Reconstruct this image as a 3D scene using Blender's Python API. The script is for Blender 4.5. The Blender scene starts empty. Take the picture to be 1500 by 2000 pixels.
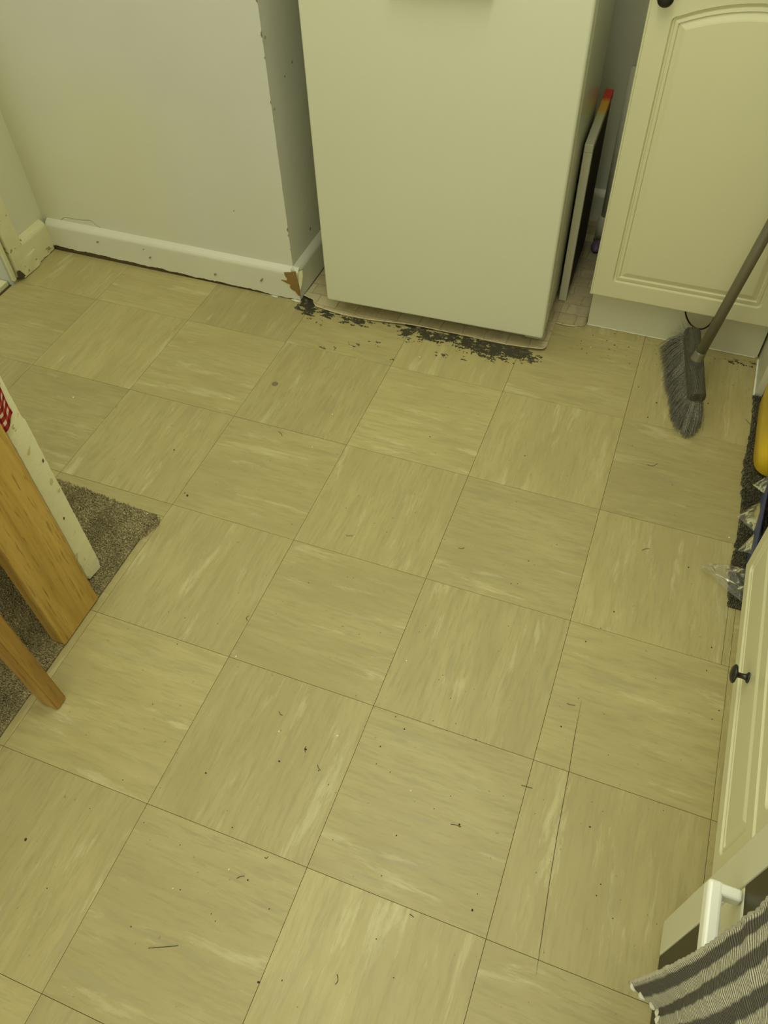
import bpy, bmesh, math, random
from mathutils import Vector, Matrix, noise
import numpy as np

# ------------------------------------------------------------------ camera
CAM = Vector((-0.01903, -1.51184, 1.38127))
RR = ((0.93565171, 0.35183962, -0.02765441),
      (0.25646691, -0.7316673, -0.63157555),
      (-0.24244713, 0.5838423, -0.77482098))      # rows: right, down, forward
FPX = 1552.98
cd = bpy.data.cameras.new('camera')
cam = bpy.data.objects.new('camera', cd)
bpy.context.scene.collection.objects.link(cam)
cd.sensor_fit = 'VERTICAL'; cd.sensor_height = 36.0; cd.lens = FPX / 2000 * 36
cd.clip_start = 0.02; cd.clip_end = 50
cam.matrix_world = Matrix(((RR[0][0], -RR[1][0], -RR[2][0], CAM[0]),
                           (RR[0][1], -RR[1][1], -RR[2][1], CAM[1]),
                           (RR[0][2], -RR[1][2], -RR[2][2], CAM[2]),
                           (0, 0, 0, 1)))
sc = bpy.context.scene
sc.camera = cam

# ------------------------------------------------------------------ world, lamp, exposure
LCOL = (1.0, 1.0, 0.78)
w = bpy.data.worlds.new('world'); sc.world = w; w.use_nodes = True
w.node_tree.nodes['Background'].inputs[0].default_value = (*LCOL, 1)
w.node_tree.nodes['Background'].inputs[1].default_value = 1.12
ld = bpy.data.lights.new('strip_lamp', 'AREA'); ld.shape = 'RECTANGLE'
ld.size = 0.16; ld.size_y = 1.2; ld.energy = 11.0; ld.color = LCOL
lo = bpy.data.objects.new('strip_lamp', ld); sc.collection.objects.link(lo)
lo.location = (-0.28, -0.85, 2.30)
sc.view_settings.view_transform = 'Standard'; sc.view_settings.look = 'None'
sc.view_settings.gamma = 1.0; sc.view_settings.exposure = -0.05
sc.view_settings.use_curve_mapping = False

random.seed(7)
COL = sc.collection

# ------------------------------------------------------------------ measuring helpers (photo point -> point on a real plane)
def ray(u, v):
    a, b = (u - 750) / FPX, (v - 1000) / FPX
    return Vector([RR[0][k] * a + RR[1][k] * b + RR[2][k] for k in range(3)])
def fp(u, v, z=0.0):
    d = ray(u, v); return CAM + d * ((z - CAM[2]) / d[2])
def yp(u, v, y):
    d = ray(u, v); return CAM + d * ((y - CAM[1]) / d[1])
def xp(u, v, x):
    d = ray(u, v); return CAM + d * ((x - CAM[0]) / d[0])

# ------------------------------------------------------------------ object helpers
def link(o, parent=None):
    COL.objects.link(o)
    if parent is not None: o.parent = parent
    return o
def props(o, label=None, cat=None, group=None, kind=None):
    if label: o['label'] = label
    if cat: o['category'] = cat
    if group: o['group'] = group
    if kind: o['kind'] = kind
    return o
def empty(name, loc, rz=0, **k):
    o = bpy.data.objects.new(name, None); o.location = loc; o.rotation_euler = (0, 0, rz)
    o.empty_display_size = 0.05
    link(o); return props(o, **k)
def mesh(name, V, F, m, parent=None, smooth=False, world=False, **k):
    """world=True: V is in world space although there is a parent Empty"""
    me = bpy.data.meshes.new(name); me.from_pydata([tuple(v) for v in V], [], F); me.update()
    if smooth: me.polygons.foreach_set('use_smooth', [True] * len(me.polygons))
    if m: me.materials.append(m)
    o = bpy.data.objects.new(name, me); link(o, parent)
    if world and parent is not None:
        p = parent; M = Matrix()
        while p is not None:
            M = Matrix.LocRotScale(p.location, p.rotation_euler, p.scale) @ M; p = p.parent
        me.transform(M.inverted())
    props(o, **k); return o
def frombm(name, bm, m, parent=None, smooth=False, world=False, **k):
    bmesh.ops.recalc_face_normals(bm, faces=bm.faces[:])
    V = [v.co.copy() for v in bm.verts]; bm.verts.index_update()
    F = [[v.index for v in f.verts] for f in bm.faces]; bm.free()
    return mesh(name, V, F, m, parent, smooth, world, **k)
def bm_box(bm, x0, x1, y0, y1, z0, z1, bev=0.0, seg=2):
    r = bmesh.ops.create_cube(bm, size=1.0)
    for v in r['verts']:
        v.co = Vector(((x0 + x1) / 2 + v.co.x * (x1 - x0), (y0 + y1) / 2 + v.co.y * (y1 - y0), (z0 + z1) / 2 + v.co.z * (z1 - z0)))
    if bev > 0:
        es = list({e for v in r['verts'] for e in v.link_edges})
        bmesh.ops.bevel(bm, geom=es, offset=bev, segments=seg, affect='EDGES', profile=0.5)
def box(name, b, m, parent=None, bev=0.0, seg=2, **k):
    bm = bmesh.new(); bm_box(bm, *b, bev, seg)
    return frombm(name, bm, m, parent, False, **k)
def tube(name, pts, rad, m, parent=None, n=12, cap=True, **k):
    V, F = tubeVF(pts, rad, n, cap)
    return mesh(name, V, F, m, parent, True, **k)
def tubeVF(pts, rad, n=12, cap=True, off=0):
    pts = [Vector(p) for p in pts]; V = []; F = []
    if not hasattr(rad, '__len__'): rad = [rad] * len(pts)
    t0 = (pts[1] - pts[0]).normalized()
    a = Vector((0, 0, 1)) if abs(t0.z) < .9 else Vector((1, 0, 0))
    nx = t0.cross(a).normalized()
    for i, p in enumerate(pts):
        t = (pts[min(i + 1, len(pts) - 1)] - pts[max(i - 1, 0)]).normalized()
        nx = (nx - t * nx.dot(t)).normalized(); ny = t.cross(nx)
        for j in range(n):
            an = 2 * math.pi * j / n
            V.append(p + (nx * math.cos(an) + ny * math.sin(an)) * rad[i])
    for i in range(len(pts) - 1):
        for j in range(n):
            k2 = (j + 1) % n
            F.append((off + i * n + j, off + i * n + k2, off + (i + 1) * n + k2, off + (i + 1) * n + j))
    if cap:
        F.append(tuple(off + j for j in range(n))[::-1]); F.append(tuple(off + (len(pts) - 1) * n + j for j in range(n)))
    return V, F
def smoothpath(pts, n=24):
    pts = [Vector(p) for p in pts]; P = [pts[0]] + pts + [pts[-1]]; out = []
    for i in range(1, len(P) - 2):
        for s in range(n):
            t = s / n; a, b, c, d = P[i - 1], P[i], P[i + 1], P[i + 2]
            out.append(0.5 * ((2 * b) + (c - a) * t + (2 * a - 5 * b + 4 * c - d) * t * t + (3 * b - a - 3 * c + d) * t ** 3))
    out.append(pts[-1]); return out
def grid(name, nu, nv, fn, m, parent=None, thick=0.0, smooth=True, **k):
    """fn(a,b) a,b in 0..1 -> Vector; optional thickness along normal"""
    V = [fn(i / nu, j / nv) for j in range(nv + 1) for i in range(nu + 1)]
    F = [(j * (nu + 1) + i, j * (nu + 1) + i + 1, (j + 1) * (nu + 1) + i + 1, (j + 1) * (nu + 1) + i) for j in range(nv) for i in range(nu)]
    o = mesh(name, V, F, m, parent, smooth, **k)
    uv = o.data.uv_layers.new(name='UVMap')
    arr = []
    for p in o.data.polygons:
        for vi in p.vertices: arr += [(vi % (nu + 1)) / nu, (vi // (nu + 1)) / nv]
    uv.data.foreach_set('uv', arr)
    if thick:
        md = o.modifiers.new('thickness', 'SOLIDIFY'); md.thickness = thick; md.offset = 0
    return o

# ------------------------------------------------------------------ materials
class NT:
    def __init__(s, name, rough=0.5, spec=0.5, base=(.8, .8, .8)):
        s.m = bpy.data.materials.new(name); s.m.use_nodes = True
        s.t = s.m.node_tree; s.b = s.t.nodes['Principled BSDF']
        s.b.inputs['Roughness'].default_value = rough
        s.b.inputs['Specular IOR Level'].default_value = spec
        s.b.inputs['Base Color'].default_value = (*base, 1)
    def n(s, typ, **kw):
        nd = s.t.nodes.new('ShaderNode' + typ)
        for k, v in kw.items():
            if k in nd.inputs:
                nd.inputs[k].default_value = v
            else: setattr(nd, k, v)
        return nd
    def l(s, a, b): s.t.links.new(a, b)
    def coord(s, kind='Object', scale=(1, 1, 1), rand=False):
        tc = s.n('TexCoord'); mp = s.n('Mapping'); mp.inputs['Scale'].default_value = scale
        src = tc.outputs[kind]
        if rand:
            oi = s.n('ObjectInfo'); mul = s.n('VectorMath', operation='MULTIPLY_ADD')
            cx = s.n('CombineXYZ')
            s.l(oi.outputs['Random'], cx.inputs[0]); s.l(oi.outputs['Random'], cx.inputs[1]); s.l(oi.outputs['Random'], cx.inputs[2])
            s.l(cx.outputs[0], mul.inputs[0]); mul.inputs[1].default_value = (37.0, 23.0, 11.0)
            s.l(src, mul.inputs[2]); src = mul.outputs[0]
        s.l(src, mp.inputs['Vector']); return mp.outputs[0]
    def noise(s, vec, scale, detail=3, rough=0.55, dist=0.0):
        nd = s.n('TexNoise'); nd.inputs['Scale'].default_value = scale; nd.inputs['Detail'].default_value = detail
        nd.inputs['Roughness'].default_value = rough; nd.inputs['Distortion'].default_value = dist
        s.l(vec, nd.inputs['Vector']); return nd.outputs['Fac']
    def ramp(s, fac, stops, interp='LINEAR'):
        r = s.n('ValToRGB'); r.color_ramp.interpolation = interp
        e = r.color_ramp.elements
        while len(e) > 1: e.remove(e[-1])
        e[0].position = stops[0][0]; e[0].color = (*stops[0][1], 1)
        for p, c in stops[1:]:
            q = e.new(p); q.color = (*c, 1)
        s.l(fac, r.inputs[0]); return r.outputs[0]
    def g(s, v): return (v, v, v)
    def mix(s, fac, a, b, mode='MIX'):
        mx = s.n('Mix', data_type='RGBA', blend_type=mode)
        for sock, val in ((mx.inputs[0], fac), (mx.inputs[6], a), (mx.inputs[7], b)):
            if hasattr(val, 'is_linked'): s.l(val, sock)
            elif isinstance(val, (int, float)): sock.default_value = val
            else: sock.default_value = (*val, 1)
        return mx.outputs[2]
    def math(s, op, a, b=0.0, c=0.0):
        nd = s.n('Math', operation=op)
        for i, v in enumerate((a, b, c)):
            if hasattr(v, 'is_linked'): s.l(v, nd.inputs[i])
            else: nd.inputs[i].default_value = v
        return nd.outputs[0]
    def color(s, c): s.l(c, s.b.inputs['Base Color'])
    def bump(s, h, strength=0.2, dist=0.002):
        b = s.n('Bump'); b.inputs['Strength'].default_value = strength; b.inputs['Distance'].default_value = dist
        s.l(h, b.inputs['Height']); s.l(b.outputs[0], s.b.inputs['Normal'])

def paint(name, c, rough=0.45, mottling=0.06, spec=0.4, bump=0.15, bdist=0.004, bscale=7, chips=None, tint=None):
    t = NT(name, rough, spec)
    v = t.coord()
    n1 = t.noise(v, 3.0, 4)
    lo_ = tuple(x * (1 - mottling) for x in c); hi = tuple(min(1, x * (1 + mottling)) for x in c)
    col = t.ramp(n1, [(0.3, lo_), (0.7, hi)])
    if tint:
        col = t.mix(t.ramp(t.noise(v, 1.3, 2), [(0.42, (0, 0, 0)), (0.62, (.8, .8, .8))]), col, tint)
    if chips:
        n2 = t.noise(v, chips[0], 5, 0.65)
        f = t.ramp(n2, [(chips[1], (0, 0, 0)), (chips[1] + 0.012, (1, 1, 1))])
        col = t.mix(f, col, chips[2])
    t.color(col)
    t.bump(t.noise(v, bscale, 5, 0.6), bump, bdist)
    return t.m

def vinyl():
    t = NT('vinyl_tile', 0.42, 0.42)
    v0 = t.coord('Object', (1, 1, 1), rand=True)
    wn = t.n('TexNoise'); wn.inputs['Scale'].default_value = 9; wn.inputs['Detail'].default_value = 2
    t.l(v0, wn.inputs['Vector'])
    dv = t.n('VectorMath', operation='MULTIPLY_ADD'); t.l(wn.outputs['Color'], dv.inputs[0])
    dv.inputs[1].default_value = (0.016, 0.010, 0.0); t.l(v0, dv.inputs[2])
    def st(sx, sy):
        mp = t.n('Mapping'); mp.inputs['Scale'].default_value = (sx, sy, 1); t.l(dv.outputs[0], mp.inputs['Vector']); return mp.outputs[0]
    broad = t.noise(st(2.2, 9), 1.6, 3)
    streak = t.noise(st(8, 60), 1.0, 8, 0.72)
    fine = t.noise(st(16, 150), 1.0, 5, 0.7)
    wisp = t.noise(st(4.2, 26), 1.0, 9, 0.70, 0.25)
    c = t.ramp(streak, [(0.30, (.385, .338, .155)), (0.48, (.462, .412, .190)), (0.66, (.50, .452, .222))])
    c = t.mix(t.ramp(broad, [(0.36, (.6, .6, .6)), (0.56, (0, 0, 0))]), c, (.405, .355, .160))
    c = t.mix(t.ramp(fine, [(0.34, (.7, .7, .7)), (0.50, (0, 0, 0))]), c, (.365, .32, .155))
    c = t.mix(t.ramp(wisp, [(0.575, (0, 0, 0)), (0.625, (.5, .5, .5)), (.70, (.85, .85, .85))]), c, (.60, .56, .32))
    greyw = t.noise(st(5.0, 34), 1.0, 8, 0.70, 0.2)
    c = t.mix(t.ramp(greyw, [(0.58, (0, 0, 0)), (0.65, (.5, .5, .5))]), c, (.37, .34, .20))
    # dirt: world-fixed blotches, continuous over the tiles
    geo = t.n('NewGeometry')
    big = t.n('TexNoise'); big.inputs['Scale'].default_value = 2.3; big.inputs['Detail'].default_value = 4
    t.l(geo.outputs['Position'], big.inputs['Vector'])
    c = t.mix(t.ramp(big.outputs['Fac'], [(0.40, (0, 0, 0)), (0.70, (.40, .40, .40))]), c, (.345, .30, .125))
    spk = t.n('TexNoise'); spk.inputs['Scale'].default_value = 95; spk.inputs['Detail'].default_value = 2
    t.l(geo.outputs['Position'], spk.inputs['Vector'])
    c = t.mix(t.ramp(spk.outputs['Fac'], [(0.735, (0, 0, 0)), (0.76, (.6, .6, .6))]), c, (.22, .18, .08))
    c = t.mix(1.0, c, (0.99, 0.965, 0.90), 'MULTIPLY')
    oi = t.n('ObjectInfo'); tone = t.ramp(oi.outputs['Random'], [(0, (.92, .92, .92)), (1, (1.05, 1.05, 1.05))])
    c = t.mix(1.0, c, tone, 'MULTIPLY')
    t.color(c)
    r = t.ramp(big.outputs['Fac'], [(0.3, (.37, .37, .37)), (0.7, (.50, .50, .50))]); t.l(r, t.b.inputs['Roughness'])
    t.bump(t.noise(st(40, 60), 3.0, 3), 0.08, 0.0006)
    return t.m

def carpet(name, stops, scale=260):
    t = NT(name, 0.95, 0.1)
    v = t.coord()
    n1 = t.noise(v, scale, 2, 0.6)
    col = t.ramp(n1, stops)
    col = t.mix(t.ramp(t.noise(v, 14, 3), [(0.35, (.45, .45, .45)), (0.65, (0, 0, 0))]), col, tuple(x * 0.6 for x in stops[0][1]))
    t.color(col); return t.m

def oak(name, axis='Z', c=((.31, .180, .030), (.43, .268, .050), (.52, .335, .075))):
    t = NT(name, 0.42, 0.45)
    sc_ = {'Z': (26, 26, 1.6), 'Y': (26, 1.6, 26)}[axis]
    v = t.coord('Object', sc_)
    n1 = t.noise(v, 1.3, 6, 0.62, 0.6)
    col = t.ramp(n1, [(0.33, c[0]), (0.5, c[1]), (0.68, c[2])])
    v2 = t.coord('Object', tuple(x * 5 for x in sc_))
    f = t.ramp(t.noise(v2, 2.2, 3, 0.6), [(0.32, (.75, .75, .75)), (0.42, (0, 0, 0))])
    col = t.mix(f, col, (.20, .105, .020)); t.color(col)
    t.bump(t.noise(v2, 2.2, 3), 0.15, 0.0008); return t.m

def lino():
    t = NT('old_patterned_lino', 0.5, 0.4)
    v = t.coord()
    wv = t.n('TexNoise'); wv.inputs['Scale'].default_value = 30; t.l(v, wv.inputs['Vector'])
    dv = t.n('VectorMath', operation='MULTIPLY_ADD'); t.l(wv.outputs['Color'], dv.inputs[0]); dv.inputs[1].default_value = (.012, .012, 0); t.l(v, dv.inputs[2])
    br = t.n('TexBrick'); t.l(dv.outputs[0], br.inputs['Vector'])
    br.offset = 0.5
    for k, val in (('Scale', 1.0), ('Mortar Size', 0.0022), ('Mortar Smooth', 0.3), ('Brick Width', 0.062), ('Row Height', 0.046), ('Bias', 0.0)):
        br.inputs[k].default_value = val
    br.inputs['Color1'].default_value = (.66, .59, .35, 1); br.inputs['Color2'].default_value = (.54, .45, .25, 1)
    br.inputs['Mortar'].default_value = (.43, .35, .19, 1)
    col = t.mix(t.ramp(t.noise(v, 60, 4, 0.7), [(0.45, (0, 0, 0)), (0.75, (.6, .6, .6))]), br.outputs['Color'], (.70, .64, .42))
    col = t.mix(t.ramp(t.noise(v, 11, 4, 0.7), [(0.5, (0, 0, 0)), (0.7, (.55, .55, .55))]), col, (.30, .22, .11))
    t.color(col); t.bump(t.noise(v, 40, 4), 0.2, 0.002); return t.m

M = {}
M['wall'] = paint('wall_emulsion', (.665, .665, .575), 0.55, 0.025, 0.35, 0.35, 0.010, 5, tint=(.69, .685, .49))
M['gloss'] = paint('gloss_white_paint', (.70, .70, .56), 0.30, 0.05, 0.5, 0.25, 0.003, 22, chips=(34, 0.735, (.25, .18, .08)))
M['gloss_old'] = paint('old_gloss_paint_chipped', (.72, .70, .43), 0.38, 0.07, 0.5, 0.55, 0.006, 16, chips=(38, 0.63, (.36, .28, .11)))
M['door_edge'] = paint('chipped_door_paint', (.74, .72, .46), 0.35, 0.05, 0.5, 0.6, 0.004, 40, chips=(62, 0.645, (.47, .40, .17)))
M['grey_jamb'] = paint('grey_jamb_paint', (.52, .55, .48), 0.4, 0.04)
M['raw_wood'] = paint('bare_wood', (.29, .18, .048), 0.7, 0.25, bscale=60)
M['scuff'] = paint('scuffed_plaster', (.30, .24, .12), 0.7, 0.2)
M['dark_gap'] = paint('dark_dirty_board', (.10, .07, .03), 0.9, 0.3)
M['subfloor'] = paint('subfloor', (.16, .125, .055), 0.9, 0.2)
M['residue'] = paint('black_residue', (.052, .048, .024), 0.75, 0.5, bscale=120, bump=0.6, bdist=0.002, chips=(70, 0.56, (.125, .115, .06)))
M['vinyl'] = vinyl()
M['lino'] = lino()
M['lino_under'] = paint('lino_underside', (.45, .36, .20), 0.8)
M['fridge'] = paint('fridge_enamel', (.66, .67, .49), 0.32, 0.012, 0.5, 0.06, 0.0015, 90)
M['fridge_side'] = paint('fridge_side_enamel', (.68, .69, .50), 0.20, 0.012, 0.6, 0.04, 0.0015, 90)
M['gasket'] = paint('fridge_gasket', (.38, .37, .22), 0.6)
M['cab'] = paint('cabinet_vinyl_wrap', (.69, .672, .415), 0.30, 0.012, 0.5, 0.03, 0.001, 60)
M['plinth'] = paint('plinth_board', (.67, .665, .46), 0.35, 0.02, 0.5, 0.04, 0.001, 60)
M['pewter'] = paint('dark_pewter', (.035, .035, .028), 0.28, 0.2, 0.6, 0.1, 0.001, 200)
M['pewter'].node_tree.nodes['Principled BSDF'].inputs['Metallic'].default_value = 0.6
M['worktop'] = paint('worktop', (.30, .27, .2), 0.4, 0.1)
M['cooker'] = paint('cooker_enamel', (.70, .70, .49), 0.25, 0.01, 0.5, 0.02, 0.001, 50)
M['white_plastic'] = paint('white_plastic', (.93, .94, .80), 0.28, 0.01, 0.5, 0.02, 0.001, 50)
M['dark_glass'] = paint('dark_oven_glass', (.060, .052, .022), 0.45, 0.03, 0.15, 0.0)
M['carpet_beige'] = carpet('brown_beige_carpet', [(0.30, (.17, .135, .060)), (0.5, (.46, .40, .215)), (0.68, (.78, .71, .44))])
M['carpet_grey'] = carpet('grey_carpet', [(0.30, (.045, .040, .024)), (0.5, (.18, .165, .10)), (0.72, (.40, .38, .26))])
M['oak'] = oak('oak_veneer', 'Z', ((.33, .20, .036), (.46, .295, .060), (.55, .365, .09))); M['oak_y'] = oak('oak_veneer_top', 'Y')
M['oak_dark'] = oak('oak_chair', 'Z', ((.26, .145, .026), (.35, .205, .040), (.43, .265, .060)))
M['black'] = paint('black_plastic', (.012, .011, .012), 0.4, 0.1)
M['handle_grey'] = paint('grey_coated_steel', (.155, .145, .088), 0.32, 0.05, 0.5, 0.03)
M['bristle'] = carpet('grey_bristles', [(0.3, (.10, .095, .070)), (0.5, (.24, .23, .175)), (0.68, (.52, .50, .40))], 420)
M['canvas_back'] = paint('dark_brown_back', (.055, .042, .022), 0.8, 0.2)
M['purple'] = paint('purple_plastic', (.16, .10, .19), 0.4)
M['pipe'] = paint('white_pipe', (.55, .54, .40), 0.4, 0.03)
M['yellow'] = paint('yellow_plastic', (.86, .60, .030), 0.34, 0.05, 0.5, 0.08, 0.004, 14)
M['blue'] = paint('blue_card', (.052, .066, .14), 0.4, 0.1)
M['red'] = paint('dark_red_packet', (.16, .03, .03), 0.4, 0.2)
M['green'] = paint('green_packet', (.10, .24, .07), 0.4, 0.2)
M['speck'] = paint('dark_crumbs', (.045, .035, .018), 0.8, 0.4)
M['pale_crumb'] = paint('pale_crumbs', (.85, .83, .65), 0.8, 0.1)

def weave_mat():      # broom block: fine stippled plastic
    t = NT('stippled_grey_plastic', 0.5, 0.4)
    v = t.coord('Object', (1, 1, 1))
    ch = t.n('TexVoronoi'); ch.inputs['Scale'].default_value = 260; ch.inputs['Randomness'].default_value = 0.25; t.l(v, ch.inputs['Vector'])
    c = t.ramp(ch.outputs['Distance'], [(0.18, (.15, .142, .085)), (0.42, (.050, .048, .034))])
    t.color(c); t.bump(ch.outputs['Distance'], 0.8, 0.001); return t.m
M['weave'] = weave_mat()

def canvas_mat():     # white edges, red-orange-yellow paint at the far end (object Y runs 0..0.34 from front to back)
    t = NT('painted_canvas_edge', 0.6, 0.3)
    tc = t.n('TexCoord'); sp = t.n('SeparateXYZ'); t.l(tc.outputs['Object'], sp.inputs[0])
    nz = t.noise(tc.outputs['Object'], 30, 2)
    y = t.math('ADD', sp.outputs[1], t.math('MULTIPLY', nz, 0.03))
    f = t.math('MULTIPLY', t.math('MULTIPLY', y, 2.95), t.math('GREATER_THAN', sp.outputs[2], 0.40))
    c = t.ramp(f, [(0.0, (.60, .58, .42)), (0.40, (.60, .58, .42)), (0.52, (.55, .58, .25)), (0.62, (.72, .42, .05)), (0.74, (.70, .36, .05)), (0.80, (.62, .06, .035)), (1.0, (.55, .05, .035))])
    t.color(c); return t.m
M['canvas'] = canvas_mat()

def towel_mat():
    t = NT('striped_terry_towel', 0.9, 0.15)
    tc = t.n('TexCoord'); sp = t.n('SeparateXYZ'); t.l(tc.outputs['UV'], sp.inputs[0])
    nz = t.noise(tc.outputs['UV'], 60, 3)
    u = t.math('ADD', sp.outputs[0], t.math('MULTIPLY', nz, 0.006))
    vv = t.math('ADD', sp.outputs[1], t.math('MULTIPLY', nz, 0.006))
    # long stripes (across the width): period 0.0155 m over 0.42 m
    a = t.math('PINGPONG', t.math('MULTIPLY', u, 14.0), 0.5)
    A = t.ramp(t.math('MULTIPLY', a, 2.0), [(0.42, (1, 1, 1)), (0.60, (0, 0, 0))])
    b = t.math('PINGPONG', t.math('MULTIPLY', vv, 118.0), 0.5)
    B = t.ramp(t.math('MULTIPLY', b, 2.0), [(0.35, (0, 0, 0)), (0.65, (1, 1, 1))])
    light = t.mix(B, (.20, .185, .13), (.80, .78, .60))
    dark = t.mix(B, (.050, .046, .038), (.17, .16, .125))
    c = t.mix(A, dark, light)
    n2 = t.noise(tc.outputs['UV'], 420, 2)
    c = t.mix(t.ramp(n2, [(0.35, (.4, .4, .4)), (0.6, (0, 0, 0))]), c, (.12, .11, .085))
    t.color(c); t.bump(t.math('ADD', b, t.math('MULTIPLY', n2, .5)), 0.7, 0.0018); return t.m
M['towel'] = towel_mat()

def gingham_mat():
    t = NT('red_gingham_cotton', 0.85, 0.2)
    tc = t.n('TexCoord'); sp = t.n('SeparateXYZ'); t.l(tc.outputs['UV'], sp.inputs[0])
    def s(o, k):
        a = t.math('FRACT', t.math('MULTIPLY', o, k)); return t.math('GREATER_THAN', a, 0.42)
    A = s(sp.outputs[0], 3.6); B = s(sp.outputs[1], 10.0)
    c = t.mix(A, (.68, .60, .46), (.50, .055, .05))
    d = t.mix(A, (.34, .030, .03), (.20, .006, .008))
    t.color(t.mix(B, c, d)); return t.m
M['gingham'] = gingham_mat()

def film_mat():
    t = NT('clear_plastic_film', 0.15, 0.6)
    nt = t.t; out = nt.nodes['Material Output']
    tr = t.n('BsdfTransparent'); tr.inputs[0].default_value = (.90, .90, .88, 1)
    gl = t.n('BsdfGlossy'); gl.inputs['Roughness'].default_value = 0.22; gl.inputs[0].default_value = (1, 1, .95, 1)
    df = t.n('BsdfDiffuse'); df.inputs[0].default_value = (.62, .61, .50, 1)
    v = t.coord()
    bp = t.n('Bump'); bp.inputs['Strength'].default_value = 0.7; bp.inputs['Distance'].default_value = 0.006
    t.l(t.noise(v, 14, 1, 0.5, 0.8), bp.inputs['Height']);     fr = t.n('Fresnel'); fr.inputs[0].default_value = 1.42
    m1 = t.n('MixShader'); m1.inputs[0].default_value = 0.10; t.l(tr.outputs[0], m1.inputs[1]); t.l(df.outputs[0], m1.inputs[2])
    m2 = t.n('MixShader'); t.l(fr.outputs[0], m2.inputs[0]); t.l(m1.outputs[0], m2.inputs[1]); t.l(gl.outputs[0], m2.inputs[2])
    t.l(m2.outputs[0], out.inputs[0]); return t.m
M['film'] = film_mat()

# ================================================================== STRUCTURE
T = 0.305
floor = box('floor', (-2.35, 1.0, -2.3, 0.90, -0.03, -0.0035), M['subfloor'], kind='structure')

def tile_mesh(x0, x1, y0, y1, cx, cy, rot):
    """a vinyl tile given in world extents, returned as a mesh local to (cx,cy) rotated by rot"""
    g = 0.00032; c = 0.0004
    x0 += g; x1 -= g; y0 += g; y1 -= g
    V = []
    for z, i in ((-0.003, 0), (-c, 0), (0, c)):
        for (x, y) in ((x0 + i, y0 + i), (x1 - i, y0 + i), (x1 - i, y1 - i), (x0 + i, y1 - i)):
            p = Vector((x - cx, y - cy, z)); p.rotate(Matrix.Rotation(-rot, 3, 'Z')); V.append(p)
    F = [(0, 3, 2, 1), (8, 9, 10, 11)]
    for k in (0, 4):
        for a in range(4):
            b = (a + 1) % 4; F.append((k + a, k + b, k + 4 + b, k + 4 + a))
    return V, F
def regions(i, j):
    if i >= 1 and j <= 1: return [(-0.915, 0.291, -2.2, 0.345), (0.291, 0.345, -2.2, -0.472)]
    return [(-0.915, 0.345, -2.2, 0.345), (-1.812, -0.915, -0.648, 0.183), (-0.932, -0.915, -2.2, -0.648)]
shared = {}
for i in range(-6, 3):
    for j in range(-2, 8):
        X0, X1 = (i - 1) * T, i * T; Y1, Y0 = -j * T, -(j + 1) * T
        rot = 0.0 if (i + j) % 2 else math.pi / 2       # streak direction alternates
        for (a, b, c_, d) in regions(i, j):
            x0, x1, y0, y1 = max(X0, a), min(X1, b), max(Y0, c_), min(Y1, d)
            if x1 - x0 < 0.004 or y1 - y0 < 0.004: continue
            full = abs((x1 - x0) - T) < 1e-6 and abs((y1 - y0) - T) < 1e-6
            cx, cy = (X0 + X1) / 2, (Y0 + Y1) / 2
            if full and 'm' in shared:
                o = bpy.data.objects.new('vinyl_tile', shared['m']); link(o, floor)
            else:
                V, F = tile_mesh(x0, x1, y0, y1, cx, cy, rot)
                o = mesh('vinyl_tile', V, F, M['vinyl'], floor)
                if full: shared['m'] = o.data
            o.location = (cx, cy, random.uniform(-.00015, .00015)); o.rotation_euler = (0, 0, rot)

# a cut line that crosses the tiles near the drawer unit
cut = [fp(1136, 1366), fp(1122, 1440), fp(1111, 1508), fp(1090, 1620), fp(1073, 1725), fp(1058, 1830), fp(1047, 1905)]
V = []; F = []
for k, p in enumerate(cut):
    wd = 0.0005 if 0 < k < len(cut) - 1 else 0.0001
    V += [(p.x - wd, p.y, 0.0004), (p.x + wd, p.y, 0.0004), (p.x + wd, p.y, -0.0005), (p.x - wd, p.y, -0.0005)]
for k in range(len(cut) - 1):
    a = 4 * k
    for q in range(4):
        r = (q + 1) % 4; F.append((a + q, a + r, a + 4 + r, a + 4 + q))
mesh('cut_line', V, F, M['dark_gap'], floor, label='thin dark cut running across the tiles')

# walls
def wall(name, b, m=None):
    return box(name, b, m or M['wall'], kind='structure')
wall('wall_back', (-1.83, -0.972, 0.198, 0.875, -0.003, 2.45))
wall('wall_far', (-0.972, 1.0, 0.870, 0.95, -0.003, 2.45))
wall('wall_left', (-1.93, -1.816, 0.0, 0.198, -0.003, 2.45))
wall('wall_light_block', (-2.75, -2.65, -2.3, 0.9, -0.003, 2.45))  # out of view, added to block world light and darken the left floor
wall('wall_right', (0.92, 1.0, -2.3, 0.87, -0.003, 2.45))

# hairline plaster crack above the back baseboard
cp = [yp(u, v, 0.1975) for u, v in ((118, 431), (126, 425), (140, 427), (158, 430), (176, 431), (188, 440), (198, 446), (214, 450))]
V, F = tubeVF(smoothpath([Vector((p.x, 0.1982, p.z)) for p in cp], 5), 0.0006, 5)
mesh('plaster_crack', V, F, M['dark_gap'], bpy.data.objects['wall_back'], label='wavy hairline crack above baseboard')
V = []; F = []
for n_, (u, v) in enumerate([(513, 60), (516, 72), (520, 103), (537, 212), (572, 120), (570, 122), (605, 448), (457, 412)]):
    pass
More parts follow.
